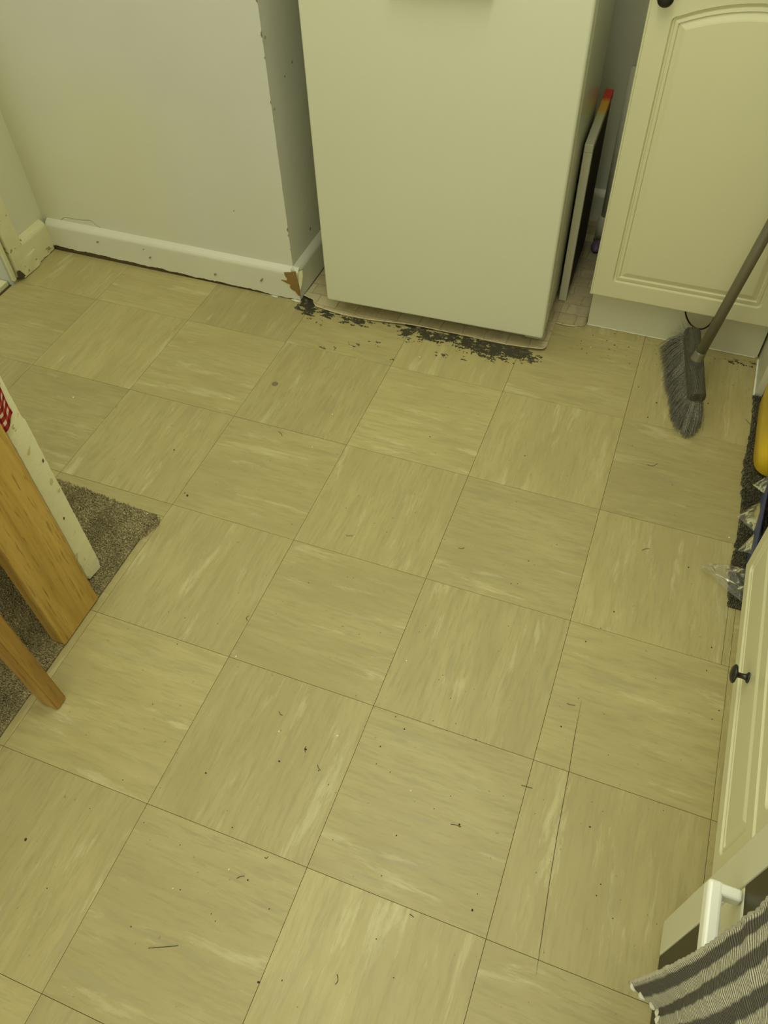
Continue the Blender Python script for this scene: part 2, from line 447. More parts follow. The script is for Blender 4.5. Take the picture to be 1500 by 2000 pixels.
# small scuffs on the wall faces
def scuff(parent, pts, m, thick, nrm, name='scuff'):
    V = [Vector(p) + Vector(nrm) * thick for p in pts] + [Vector(p) - Vector(nrm) * 0.001 for p in pts]
    n = len(pts); F = [tuple(range(n)), tuple(range(2 * n - 1, n - 1, -1))] + [(a, (a + 1) % n, n + (a + 1) % n, n + a) for a in range(n)]
    return mesh(name, V, F, m, parent)
wb = bpy.data.objects['wall_back']
for (u, v, s) in ((570, 121, 3.5), (556, 149, 3), (606, 447, 5), (457, 412, 2.2), (518, 73, 5), (536, 213, 4)):
    x = -0.972
    onside = u > 540
    pts = []
    for k in range(7):
        an = k / 7 * 2 * math.pi; rr = random.uniform(.6, 1.1)
        uu, vv = u + math.cos(an) * s * .35 * rr, v + math.sin(an) * s * rr
        pts.append(xp(uu, vv, -0.972) if onside else yp(uu, vv, 0.198))
    scuff(wb, pts, M['scuff'], 0.0006, (1, 0, 0) if onside else (0, -1, 0))

for _ in range(26):
    zc = random.uniform(.11, .95); hh = random.uniform(.002, .007); dp = random.uniform(.0015, .004)
    pts = [(-0.972, 0.1972, zc - hh), (-0.972 - dp, 0.1975, zc - hh * .2), (-0.972 - dp * .7, .1975, zc + hh * .6), (-0.972, .1972, zc + hh)]
    scuff(wb, pts, M['scuff'] if _ % 2 else M['gloss'], 0.0006, (0, -1, 0), 'corner_chip')
# baseboards: profile extruded along a run, ragged foot
def baseboard(name, a, b, face, m, h=0.0, ragged=0.0035, base=0.005, seg=0.006):
    """a->b along the wall on the front face line; face = unit vector out of the wall"""
    a = Vector(a); b = Vector(b); f = Vector(face)
    n = max(2, int((b - a).length / seg))
    prof = [(-0.019, 'b'), (0, 'b'), (0, 0.030), (0, 0.082), (-0.001, 0.0865), (-0.004, 0.0915), (-0.010, 0.0965), (-0.015, 0.0995), (-0.019, 0.1005)]
    V = []; F = []
    for k in range(n + 1):
        p = a.lerp(b, k / n)
        w1 = noise.noise(p * 3.1) * 0.0014
        rag = base * (2.2 - 1.7 * k / n if base > .007 else 1) + ragged * noise.noise(p * 42.0) + ragged * 0.7 * noise.noise(p * 150)
        for d, z in prof:
            zz = max(0.0, rag) if z == 'b' else z + (h + noise.noise(p * 9) * 0.0006 if z > .05 else 0)
            V.append(p + f * (d + (w1 if d > -0.015 else 0)) + Vector((0, 0, zz)))
    L = len(prof)
    for k in range(n):
        for q in range(L):
            r = (q + 1) % L; F.append((k * L + q, k * L + r, (k + 1) * L + r, (k + 1) * L + q))
    F.append(tuple(range(L))[::-1]); F.append(tuple(n * L + q for q in range(L)))
    return mesh(name, V, F, m, None, False, kind='structure')
bb = baseboard('baseboard_back', (-1.797, 0.180, 0), (-0.952, 0.180, 0), (0, -1, 0), M['gloss'], base=0.0075)
ba = baseboard('baseboard_alcove', (-0.954, 0.184, 0), (-0.954, 0.868, 0), (1, 0, 0), M['gloss'], ragged=0.001, base=0.0025)
bl = baseboard('baseboard_left', (-1.797, 0.180, 0), (-1.797, 0.060, 0), (1, 0, 0), M['gloss_old'], base=0.004)
bf = baseboard('baseboard_far', (-0.953, 0.852, 0), (0.9, 0.852, 0), (0, -1, 0), M['gloss'], ragged=0.001, base=0.001, seg=.05)
# dirty strip in the gap below the back baseboard
box('gap_strip', (-1.795, -0.956, 0.1845, 0.196, -0.0035, 0.0105), M['dark_gap'], bb, label='dark dirt filled gap')
# bare wood showing at the chipped end
pp = [(555, 532), (566, 532), (577, 530), (580, 541), (584, 560), (587, 578), (583, 577), (577, 569), (570, 565), (566, 560), (568, 556), (561, 553), (552, 548), (549, 546), (560, 548), (561, 544), (558, 540), (556, 536)]
scuff(bb, [yp(u, v, 0.1795) for u, v in pp], M['raw_wood'], 0.0012, (0, -1, 0), 'bare_wood_patch')['label'] = 'brown bare wood where paint chipped off'
# corner filler with crack between the two boards
fl_ = [(583, 531), (591, 528), (592, 540), (589, 560), (587, 566), (584, 552)]
scuff(ba, [yp(u, v, 0.1795) for u, v in fl_], M['gloss_old'], 0.0022, (0, -1, 0), 'corner_filler')['label'] = 'yellowed cracked filler'
for (u, v, s) in ((190, 473, 3), (293, 503, 2.5), (420, 536, 3), (510, 548, 2.5), (280, 487, 1.5), (512, 545, 2.4)):
    pts = [yp(u + math.cos(k / 6 * 6.283) * s * random.uniform(.4, 1), v + math.sin(k / 6 * 6.283) * s * .8 * random.uniform(.4, 1), 0.1785) for k in range(6)]
    scuff(bb, pts, M['scuff'], 0.0016, (0, -1, 0))
# peeled paint flakes at the foot of the back baseboard
for (u0, u1, v) in ((530, 544, 583.0), (569, 587, 588.5)):
    pts = [yp(u0, v - 3, 0.178), yp((u0 + u1) / 2, v - 2.5, 0.1775), yp(u1, v, 0.178), yp(u1 - 2, v + 3.2, 0.174), yp((u0 + u1) / 2, v + 3, 0.173), yp(u0 + 3, v + .5, 0.1755)]
    for p in pts: p.z = max(p.z, 0.0012)
    mesh('paint_flake', pts + [p + Vector((0, .001, .0012)) for p in pts], [(0, 1, 2, 3, 4, 5), (11, 10, 9, 8, 7, 6)] + [(a, (a + 1) % 6, 6 + (a + 1) % 6, 6 + a) for a in range(6)], M['gloss'], bb)

# doorway at the far left: architrave, jamb, threshold
def noisy_box(name, b, m, amp, n=(6, 6, 40), **k):
    bm = bmesh.new(); bm_box(bm, *b)
    bmesh.ops.subdivide_edges(bm, edges=bm.edges[:], cuts=9, use_grid_fill=True)
    for v in bm.verts:
        v.co += noise.noise_vector(v.co * 28) * amp
        v.co.z = max(v.co.z, b[4] - .0005)
    return frombm(name, bm, m, None, False, **k)
arc = noisy_box('trim_1', (-1.816, -1.790, 0.004, 0.058, 0.012, 0.30), M['gloss_old'], 0.0016, kind='structure')
box('upper_length', (-1.816, -1.792, 0.006, 0.056, 0.300, 2.1), M['gloss_old'], arc)
foot = noisy_box('broken_foot', (-1.812, -1.7885, 0.020, 0.100, 0.003, 0.052), M['gloss_old'], 0.0028)
foot.parent = arc; foot['label'] = 'lumpy cracked paint over the foot'
scuff(arc, [xp(u, v, -1.7875) for u, v in ((33, 531), (38, 528), (46, 534), (50, 538), (45, 543), (36, 543))], M['dark_gap'], 0.001, (1, 0, 0), 'rotten_notch')['label'] = 'dark broken hole at the foot'
box('trim_2', (-1.95, -1.806, -0.022, 0.0, 0.0, 2.1), M['grey_jamb'], kind='structure')
box('stop_bead', (-1.806, -1.797, -0.016, -0.004, 0.012, 2.1), M['gloss_old'], bpy.data.objects['trim_2'])
th = noisy_box('trim_3', (-2.10, -1.815, -0.75, -0.024, 0.0, 0.014), M['gloss_old'], 0.0022, kind='structure')
box('dark_edge', (-1.8145, -1.808, -0.75, -0.003, -0.003, 0.002), M['dark_gap'], th)

# ================================================================== CARPETS
def tufted(name, inside, bounds, z, m, step, hgt, label, cat, slab, rng):
    root = mesh(name, *slab, m, None, False)
    props(root, label, cat)
    V = []; F = []
    x0, x1, y0, y1 = bounds
    y = y0
    while y < y1:
        x = x0
        while x < x1:
            px, py = x + rng.uniform(-.5, .5) * step, y + rng.uniform(-.5, .5) * step
            if inside(px, py):
                r = step * rng.uniform(.45, .72); h = hgt * rng.uniform(.55, 1.25)
                a0 = rng.uniform(0, 6.28); tx, ty = rng.uniform(-.7, .7) * step, rng.uniform(-.7, .7) * step
                s = len(V)
                for q in range(3):
                    an = a0 + q * 2.094
                    V.append((px + math.cos(an) * r, py + math.sin(an) * r, z - .001))
                for q in range(3):
                    an = a0 + .5 + q * 2.094
                    V.append((px + tx + math.cos(an) * r * .55, py + ty + math.sin(an) * r * .55, z + h))
                F += [(s, s + 1, s + 4, s + 3), (s + 1, s + 2, s + 5, s + 4), (s + 2, s, s + 3, s + 5), (s + 3, s + 4, s + 5)]
            x += step
        y += step
    o = mesh('carpet_pile', V, F, m, root, kind='stuff')
    return root
def slab(poly, z0, z1):
    n = len(poly)
    return ([(x, y, z0) for x, y in poly] + [(x, y, z1) for x, y in poly],
            [tuple(range(n))[::-1], tuple(range(n, 2 * n))] + [(a, (a + 1) % n, n + (a + 1) % n, n + a) for a in range(n)])
def beige_in(x, y):
    if -.964 < x < -.926 and -1.008 < y < -.887: return False
    ex = -0.932 + 0.006 * noise.noise(Vector((0, y * 40, 3))) + (0.021 * math.exp(-((y + 0.672) / 0.035) ** 2))
    ey = -0.634 - 0.075 * max(0, (x + 1.21)) + 0.004 * noise.noise(Vector((x * 45, 2, 1)))
    return x < ex and y < ey
tufted('carpet', beige_in, (-1.50, -0.90, -1.50, -0.62), 0.004, M['carpet_beige'], 0.0030, 0.0062,
       'brown beige cut pile carpet with frayed edge beside the oak table leg', 'carpet',
       slab([(-2.3, -2.2), (-0.934, -2.2), (-0.934, -0.652), (-1.25, -0.649), (-2.3, -0.649)], -0.003, 0.004), random.Random(3))
def grey_in(x, y):
    ex = 0.2875 + 0.0045 * noise.noise(Vector((0, y * 60, 7))) + 0.004 * math.sin(y * 20)
    return x > ex and y < 0.178 and y > -0.473 and not (x > .325 and (y > -.10 or y < -.455))
tufted('carpet_offcut', grey_in, (0.27, 0.42, -0.48, 0.19), 0.004, M['carpet_grey'], 0.0026, 0.0068,
       'narrow strip of grey carpet between the vinyl tiles and the yellow tub', 'carpet',
       slab([(0.296, -0.470), (0.33, -0.470), (0.33, -0.452), (0.90, -0.452), (0.90, 0.176), (0.296, 0.176)], -0.003, 0.004), random.Random(5))

# ================================================================== OLD LINO SHEET UNDER THE FRIDGE
edge = [(-0.952, 0.200), (-0.936, 0.196), (-0.916, 0.191), (-0.908, 0.176), (-0.898, 0.166), (-0.829, 0.159), (-0.766, 0.158), (-0.706, 0.161), (-0.618, 0.169), (-0.53, 0.173), (-0.444, 0.178), (-0.357, 0.177), (-0.287, 0.178), (-0.256, 0.180), (-0.247, 0.183), (-0.241, 0.192)]
edge2 = [(-0.241, 0.246), (-0.243, 0.311), (-0.215, 0.309), (-0.191, 0.311), (-0.175, 0.318), (-0.161, 0.324), (-0.12, 0.34)]
def lift(x):
    return 0.0045 + 0.0035 * math.sin((x + .3) * 16) + 0.003 * math.exp(-((x + .25) / .04) ** 2)
rows = [0, .006, .015, .03, .06, .12]
V = []; F = []; U = []
E1 = []
for k in range(len(edge) - 1):
    for s in range(5): E1.append(Vector((*edge[k], 0)).lerp(Vector((*edge[k + 1], 0)), s / 5))
E1.append(Vector((*edge[-1], 0)))
def strip(E, ylast, lf):
    s0 = len(V); m_ = len(rows) + 1
    for p in E:
        for r in rows:
            z = 0.0022 + lf(p.x) * math.exp(-r / 0.018) + (0.0006 * noise.noise(p * 60) if r < .02 else 0)
            V.append((p.x, p.y + r, z))
        V.append((p.x, ylast, 0.0022))
    for a in range(len(E) - 1):
        for b in range(m_ - 1):
            F.append((s0 + a * m_ + b, s0 + (a + 1) * m_ + b, s0 + (a + 1) * m_ + b + 1, s0 + a * m_ + b + 1))
strip(E1, 0.850, lift)
E2 = [Vector((-0.241, 0.311, 0)), Vector((-0.238, 0.311, 0)), Vector((-0.215, 0.309, 0)), Vector((-0.191, 0.311, 0)), Vector((-0.175, 0.318, 0)), Vector((-0.1625, 0.326, 0))]
strip(E2, 0.850, lambda x: 0.001)
sheet = mesh('lino_sheet', V, F, M['lino'], None, True)
md = sheet.modifiers.new('thickness', 'SOLIDIFY'); md.thickness = 0.0016; md.offset = -1
props(sheet, 'old beige stone patterned lino sheet lying loose under the fridge', 'flooring')

# black tacky residue in front of that sheet
def residue():
    ctr = [(-0.945, 0.150, .013, .5), (-0.91, 0.146, .026, .8), (-0.86, .148, .020, .8), (-0.80, .146, .020, .72), (-0.765, .149, .022, .95), (-0.735, .150, .014, .6),
           (-0.68, .158, .008, .45), (-0.64, .160, .012, .6), (-0.61, .148, .030, .95), (-0.57, .156, .028, 1.1), (-0.53, .156, .030, 1.0), (-.49, .162, .026, 1.1), (-.45, .160, .032, 1.1),
           (-.41, .155, .034, 1.15), (-.37, .152, .036, 1.2), (-.33, .156, .034, 1.2), (-.30, .160, .028, 1.1), (-.275, .150, .020, .7), (-.25, .147, .014, .45)]
    st = 0.0017; V = []; F = []; idx = {}
    def dens(x, y):
        d = 0
        for cx, cy, hy, s in ctr:
            q = ((x - cx) / .026) ** 2 + ((y - cy) / hy) ** 2
            d = max(d, s * math.exp(-q * .8))
        for cx, cy, rx, s in ((-.79, .015, .030, .42), (-.69, .07, .040, .40), (-.735, .05, .02, .30), (-.62, .02, .018, .34), (-.50, .082, .025, .36), (-.44, .085, .012, .35), (-.86, .10, .02, .28), (.235, .30, .04, .45), (.27, .31, .02, .5)):
            q = ((x - cx) / rx) ** 2 + ((y - cy) / .013) ** 2
            d = max(d, s * math.exp(-q))
        return d
    def val(x, y):
        p = Vector((x * 55, y * 120, .3)); p2 = Vector((x * 190, y * 330, 4.0))
        return dens(x, y) * .8 + 0.60 * noise.noise(p) + 0.42 * noise.noise(p2) - 0.47
    for bx0, bx1, by0, by1 in ((-0.96, -0.24, 0.0, 0.178), (0.19, 0.285, .27, .33)):
        x = bx0
        while x < bx1:
            y = by0
            while y < by1:
                if dens(x, y) > .12 and val(x, y) > 0:
                    s = len(V); h = 0.0006 + max(0, val(x, y)) * 0.0022
                    for dx, dy in ((0, 0), (1, 0), (1, 1), (0, 1)):
                        V.append((x + dx * st + .3 * st * noise.noise(Vector((x * 900, y * 900, dx + dy))), y + dy * st, h))
                    for dx, dy in ((0, 0), (1, 0), (1, 1), (0, 1)): V.append((x + dx * st, y + dy * st, 0))
                    F.append((s, s + 1, s + 2, s + 3))
                    for a in range(4): F.append((s + a, s + (a + 1) % 4, s + 4 + (a + 1) % 4, s + 4 + a))
                y += st
            x += st
    o = mesh('adhesive_residue', V, F, M['residue'])
    props(o, 'black flaky tar residue on the tiles in front of the fridge', 'residue', kind='stuff')
residue()
box('bare_patch', (-0.948, -0.905, 0.160, 0.197, -0.003, 0.0007), M['residue'], floor, label='dark bare floor where the sheet is torn')

# ================================================================== FRIDGE
FW = 0.603
fr = empty('fridge', (-0.8535, 0.152, 0), math.radians(2.0), label='tall white fridge with blank door standing in the wall alcove', cat='fridge')
def rounded_box_bm(b, r, seg=3):
    bm = bmesh.new(); bm_box(bm, *b, r, seg); return bm
frombm('door', rounded_box_bm((0, FW, 0, 0.052, 0.048, 1.36), 0.006, 5), M['fridge'], fr, False)
box('gasket', (0.012, FW - 0.010, 0.052, 0.064, 0.060, 1.352), M['gasket'], fr, 0.003)
frombm('body', rounded_box_bm((0.004, FW - 0.004, 0.064, 0.47, 0.028, 1.37), 0.004, 2), M['fridge_side'], fr)
box('body_lip', (FW - 0.0045, FW - 0.0015, 0.070, 0.082, 0.05, 1.36), M['fridge_side'], fr, 0.001)
# wide pull handle, its lower edge just above the frame of the photograph
hx0, hx1 = 0.205, 0.416
V = []
for (x, y, z) in ((hx0, 0, .826), (hx1, 0, .826), (hx1, 0, .880), (hx0, 0, .880), (hx0 + .008, -.034, .842), (hx1 - .008, -.034, .842), (hx1 - .008, -.030, .876), (hx0 + .008, -.030, .876)): V.append((x, y + .001, z))
mesh('handle', V, [(0, 1, 2, 3), (7, 6, 5, 4), (0, 4, 5, 1), (1, 5, 6, 2), (2, 6, 7, 3), (3, 7, 4, 0)], M['fridge'], fr)
for x in (.05, FW - .035):
    tube('foot', [(x, .085, .0035), (x, .085, .012), (x, .085, .013), (x, .085, .03)], [.016, .016, .009, .009], M['white_plastic'], fr, 16)
tube('hinge_pin', [(FW - .02, .03, .036), (FW - .02, .03, .049)], .006, M['gasket'], fr, 10)
box('hinge_plate', (FW - .05, FW - .006, .02, .10, .030, .036), M['gasket'], fr, .002)

# ================================================================== CANVAS BEHIND THE FRIDGE SIDE
cv = empty('canvas', (-0.2455, 0.414, 0), math.radians(1.6), label='thin canvas on edge beside the fridge, white rim turning red at its top far end', cat='picture')
cx0, cx1, cl, chh = -0.011, 0.010, 0.315, 0.449
zb = 0.0035
def cbox(name, b, m=M['canvas'], **k): return box(name, b, m, cv, .0012, 1, **k)
cbox('front_rim', (cx0, cx1, 0, .020, zb, chh - .0205))
cbox('top_rim', (cx0, cx1, 0, cl, chh - .020, chh))
cbox('face', (cx0 + .001, cx1 - .002, .0205, cl, zb, chh - .0205), M['canvas_back'], label='dark brown back')

# ================================================================== PANELLED FRONTS
def loop_pts(w_, h_, d, r, arch, n=14, rc=5):
    """closed loop, same count for every inset d; arch = rise of the top edge in the middle"""
    x0, x1, z0 = d, w_ - d, d
    pts = []
    def arc(cx, cz, a0, a1):
        for k in range(rc + 1):
            a = a0 + (a1 - a0) * k / rc; pts.append((cx + rr * math.cos(a), cz + rr * math.sin(a)))
    rr = max(r, 0.0002)
    def top(x):
        t = (x - w_ / 2) / (w_ / 2 - 0.05) if w_ > .1 else 0
        return h_ - d - (arch * min(1, t * t) if arch else 0)
    arc(x0 + rr, z0 + rr, math.pi, 1.5 * math.pi)
    for k in range(1, n): pts.append((x0 + rr + (x1 - x0 - 2 * rr) * k / n, z0))
    arc(x1 - rr, z0 + rr, 1.5 * math.pi, 2 * math.pi)
    tr = top(x1 - rr)
    for k in range(1, n): pts.append((x1, z0 + rr + (tr - rr - z0 - rr) * k / n))
    arc(x1 - rr, tr - rr, 0, .5 * math.pi)
    for k in range(1, n):
        x = x1 - rr + (x0 - x1 + 2 * rr) * k / n; pts.append((x, top(x)))
    arc(x0 + rr, tr - rr, .5 * math.pi, math.pi)
    for k in range(1, n): pts.append((x0, tr - rr + (z0 - tr + 2 * rr) * k / n))
    return pts
def panel_front(name, w_, h_, th_, d0, arch, m, parent, loc, rz, ri=0.010, prof=None):
    V = []; F = []; loops = []
    prof = prof or [(0, .004), (.002, .0070), (.005, .0075), (.007, .0035), (.013, .0025), (.0155, .0070), (.027, .0020), (.030, .0012)]
    outer = [(0, th_, 0), (0, .0055, 0), (.0015, .0030, 0), (.0040, .0030, 0), (.0055, 0, 0)]
    for d, y, a in outer: loops.append((loop_pts(w_, h_, d, .001, 0), y))
    for k, (e, y) in enumerate([(-.001, 0)] + prof):
        loops.append((loop_pts(w_, h_, d0 + e, max(ri - e, .0008), arch), y))
    for pts, y in loops:
        for x, z in pts: V.append((x, y, z))
    n = len(loops[0][0])
    for k in range(len(loops) - 1):
        for a in range(n):
            b = (a + 1) % n; F.append((k * n + a, k * n + b, (k + 1) * n + b, (k + 1) * n + a))
    F.append(tuple(range(n))[::-1]); F.append(tuple((len(loops) - 1) * n + a for a in range(n)))
    o = mesh(name, V, F, m, parent); o.location = loc; o.rotation_euler = (0, 0, rz)
    return o
def knob(parent, p, direction):
    """turned pewter knob, axis = direction (in the parent's space)"""
    prof = [(0, .0085), (.0012, .0092), (.0026, .0088), (.0038, .0062), (.006, .0048), (.012, .0042), (.0165, .0048), (.0185, .0085), (.0200, .0145), (.0215, .0158), (.0235, .0155), (.0262, .0120), (.0280, .0065), (.0286, .0012)]
    d = Vector(direction); pts = [Vector(p) + d * a for a, _ in prof]
    return tube('knob', pts, [r for _, r in prof], M['pewter'], parent, 24)

# far base cabinet
bc = empty('base_cabinet', (-0.165, 0.285, 0), 0, label='cream base cabinet with arched panel door behind the broom', cat='cabinet')
box('carcass', (0.004, 0.455, 0.0225, 0.560, 0.135, 0.869), M['cab'], bc)
dr = panel_front('door', 0.455, 0.735, 0.020, 0.050, 0.040, M['cab'], bc, (0, 0, 0.130), 0)
knob(dr, (0.031, 0, 0.685), (0, -1, 0))
pl = box('plinth', (0.006, 0.450, 0.052, 0.068, 0.001, 0.134), M['plinth'], bc)
box('corner_plinth', (0.455, 0.472, -0.100, 0.069, 0.0005, 0.134), M['plinth'], bc, label='short plinth board returning at the corner')
box('plinth_joint', (0.4735, 0.515, -0.094, -0.080, 0.0045, 0.134), M['plinth'], bc)
wt = box('worktop', (-0.17, 0.915, 0.258, 0.865, 0.8705, 0.908), M['worktop'], None, .003, label='laminate worktop on top of the arched door cabinet', cat='worktop')
wt2 = box('worktop', (0.262, 0.915, -1.085, -0.05, 0.8705, 0.908), M['worktop'], None, .003, label='laminate worktop on top of the drawer unit', cat='worktop')
# ragged sealant bead along the plinth foot
def bead(name, pts, r, m, parent, **k):
    P = smoothpath(pts, 10); rad = [r * (1 + .5 * noise.noise(p * 120)) for p in P]
    P = [p + Vector((0, 0, .0004 * noise.noise(p * 200))) for p in P]
    V, F = tubeVF(P, rad, 6); return mesh(name, V, F, m, parent, True, world=True, **k)
bead('sealant', [(-0.158, .3355, .001), (-.05, .3355, .001), (.1, .3355, .001), (.28, .3355, .001)], .0011, M['white_plastic'], bc)
bead('sealant', [(.2885, .33, .002), (.2885, .25, .002), (.2885, .186, .002)], .0026, M['white_plastic'], bc, label='ragged white sealant bead')

# drawer unit on the right
du = empty('drawer_unit', (0.284, -0.458, 0), math.radians(-90), label='cream kitchen drawer unit with moulded fronts and dark round knobs', cat='cabinet')
W = 0.610
box('carcass', (0.003, W - 0.003, 0.0225, 0.58, 0.128, 0.869), M['cab'], du)
box('plinth', (0.003, W - 0.003, 0.055, 0.070, 0.001, 0.127), M['plinth'], du)
z = 0.125
for hh in (0.189, 0.189, 0.189, 0.165):
    d_ = panel_front('drawer', W, hh, 0.020, 0.034, 0, M['cab'], du, (0, 0, z), 0, ri=.012,
                     prof=[(0, .0030), (.002, .0050), (.004, .0050), (.006, .0020), (.010, .0020), (.012, .0055), (.022, .0010), (.024, .0006)])
    knob(d_, (W / 2 + .0, .0006, hh * .50), (0, -1, 0)); z += hh + .004

# ================================================================== COOKER
ck = empty('cooker', (0.250, -1.103, 0), math.radians(-90), label='white freestanding cooker with dark glass front and white bar handles', cat='cooker')
box('body', (0.0, 0.55, 0.014, 0.60, 0.012, 0.90), M['cooker'], ck, .004)
box('side_frame', (0.0, 0.052, 0.0, 0.0135, 0.016, 0.90), M['cooker'], ck, .003)
box('side_frame', (0.50, 0.55, 0.0, 0.0135, 0.016, 0.90), M['cooker'], ck, .003)
box('lower_glass', (0.0525, 0.4995, 0.001, 0.0135, 0.016, 0.234), M['dark_glass'], ck, .001)
box('oven_panel', (0.0525, 0.4995, 0.0005, 0.0135, 0.2345, 0.412), M['cooker'], ck, .003)
box('upper_glass', (0.0525, 0.4995, 0.001, 0.0135, 0.4155, 0.80), M['dark_glass'], ck, .001)
box('control_panel', (0.0525, 0.4995, 0.0005, 0.0135, 0.803, 0.90), M['cooker'], ck, .003)
def bar_handle(zc, off):
    bm = bmesh.new()
    # end brackets and a scooped bar: swept C profile
    x0, x1 = 0.058, 0.494
    bm_box(bm, x0, x0 + .014, -off, 0.0, zc - .011, zc + .011, .004, 3)
    bm_box(bm, x1 - .014, x1, -off, 0.0, zc - .011, zc + .011, .004, 3)
    bm_box(bm, x0 - .0012, x1 + .0012, -off - .0006, -off + .0165, zc - .0115, zc + .0115, .0045, 3)
    return frombm('bar_handle', bm, M['white_plastic'], ck, False)
bar_handle(0.405, .037); bar_handle(0.770, .042)

# ================================================================== STRIPED TOWEL
def towel_fn(a, b):
    # a: across (0 = far selvage), b: down (0 = over the rail, 1 = hem)
    z = 0.785 - (0.562 - 0.26 * (1 - math.exp(-a * 3.0))) * b
    y = -1.250 - 0.40 * a * (1 - 0.10 * b)
    y += -0.016 * math.sin(b * math.pi * .95) * (1 - a)
    x = 0.199 - 0.006 * b
    x += 0.007 * math.sin(a * 15 + b * 2.0 + 3.4) * (0.3 + b) + 0.005 * math.sin(a * 37 + 1.3 - b * 3) * b
    x += 0.0020 * noise.noise(Vector((a * 20, b * 24, 0)))
    z += 0.010 * math.sin(a * 11) * b
    if b < .05: x += (0.05 - b) * .5
    return Vector((x, y, z))
tw = empty('towel', (0.192, -1.44, 0.16), 0, label='grey and cream striped terry towel hanging over the cooker handle', cat='towel')
grid('cloth', 150, 220, towel_fn, M['towel'], tw, 0.0035, world=True)
hem = [towel_fn(k / 60, 1.0) for k in range(61)]
hf = []
V = []; F = []
rng = random.Random(2)
for k in range(34):
    p = towel_fn((k + .5) / 34, 0.995)
    q = p + Vector((rng.uniform(-.002, .002), rng.uniform(-.001, .001), -.008))
    v, f = tubeVF([p + Vector((0, 0, .004)), p, q], [.0044, .0056, .0036], 8, True, len(V)); V += v; F += f
mesh('hem_knots', V, F, M['towel'], tw, True, world=True, kind='stuff')
sv = [towel_fn(0, k / 120) for k in range(121)]
P = sv; rad = [.0027 + .0008 * math.sin(i * 2.1) for i in range(len(P))]
V, F = tubeVF(P, rad, 8)
mesh('selvage', V, F, paint('towel_edge', (.48, .45, .33), .9, .25, bscale=200), tw, True, world=True)

# ================================================================== LEFT: DOOR, GINGHAM CLOTH, TABLE, CHAIR
def door_leaf():
    bm = bmesh.new()
    bm_box(bm, -1.70, -0.9655, -0.8605, -0.8165, 0.006, 1.98)
    bmesh.ops.subdivide_edges(bm, edges=[e for e in bm.edges if abs(e.verts[0].co.z - e.verts[1].co.z) > 1], cuts=180)
    for v in bm.verts:
        if v.co.x > -1:
            p = v.co
            s = 1 if p.y > -.83 else -1
            v.co.y += -abs(noise.noise(Vector((s * 5, 0, p.z * 60)))) * 0.0016 * s - (0.0035 if p.z > 0.452 and s > 0 else 0)
            if p.z < .02: v.co.z += 0.010 * (1 if s < 0 else .3); v.co.y += -.003 * s
    return frombm('door_1', bm, M['door_edge'], None, kind='structure')
dl = door_leaf()
# chipped flakes on the edge (raised rims, ragged)
for (u, v, s) in ((56, 882, 9), (100, 940, 8), (115, 958, 6), (125, 1012, 3.5), (150, 1085, 8), (84, 900, 4)):
    pts = [xp(u + math.cos(k / 8 * 6.283) * s * .4 * random.uniform(.5, 1.1), v + math.sin(k / 8 * 6.283) * s * random.uniform(.5, 1.1), -0.9650) for k in range(8)]
    scuff(dl, pts, paint('old_paint_chip', (.56, .49, .23), .6) if s > 4 else M['dark_gap'], 0.0007, (1, 0, 0), 'paint_chip')

def ging(a, b):
    # strip draped down the door edge: a across, b down
    y = -0.903 + 0.068 * a; z = 0.64 - 0.175 * b + .012 * (a - .5) ** 2
    if a > .8: z += 0.010 * (a - .8) * 5 * b
    x = -0.958 + 0.004 * math.sin(a * 9 + b * 3) + .002 * math.sin(b * 12)
    return Vector((x, y, z))
g = grid('tea_towel', 24, 40, ging, M['gingham'], None, 0.0025)
props(g, 'red and white gingham cloth hanging down the chipped door edge', 'cloth')

tb = empty('oak_table', (-0.930, -0.95, 0), 0, label='light oak table with a broad slab leg at the carpet edge', cat='table')
def slab_leg(x, y0, y1):
    o = box('leg', (x - 0.030, x, y0, y1, 0.0042, 0.7195), M['oak'], None, .0018, 2); o.parent = tb
    o.data.transform(Matrix.Translation((0.930, 0.95, 0))); return o
slab_leg(-0.9285, -1.005, -0.887); slab_leg(-0.9295, -2.02, -1.905)
for y0, y1 in ((-1.005, -.890), (-2.02, -1.905)):
    slab_leg(-1.60, y0, y1)
o = box('tabletop', (-1.72, -0.915, -2.06, -0.872, 0.720, 0.748), M['oak_y'], None, .003); o.parent = tb; o.data.transform(Matrix.Translation((0.930, 0.95, 0)))
for o in tb.children:
    if o.name.startswith('leg') and False: pass

ch = empty('chair', (-0.88, -1.11, 0), 0, label='oak dining chair, its front leg standing on the vinyl by the carpet edge', cat='chair')
def post(name, p, q, wx, wy, m=M['oak_dark'], tw_=1.0):
    p = Vector(p); q = Vector(q); V = []
    for c, k in ((p, 1.0), (q, tw_)):
        for sx, sy in ((-1, -1), (1, -1), (1, 1), (-1, 1)):
            V.append((c.x + sx * wx / 2 * k, c.y + sy * wy / 2 * k, c.z))
    bm = bmesh.new(); vs = [bm.verts.new(v) for v in V]
    for f in ((3, 2, 1, 0), (4, 5, 6, 7), (0, 1, 5, 4), (1, 2, 6, 5), (2, 3, 7, 6), (3, 0, 4, 7)): bm.faces.new([vs[k] for k in f])
    bmesh.ops.bevel(bm, geom=bm.edges[:], offset=.003, segments=2, affect='EDGES')
    return frombm(name, bm, m, ch, world=True)
post('leg', (-0.879, -1.113, 0.0008), (-0.893, -1.118, 0.440), .038, .028, tw_=1.25)
post('leg', (-0.90, -1.515, 0.0008), (-0.90, -1.51, 0.440), .038, .028, tw_=1.25)
post('leg', (-1.27, -1.113, 0.0042), (-1.26, -1.118, 0.440), .038, .030, tw_=1.1)
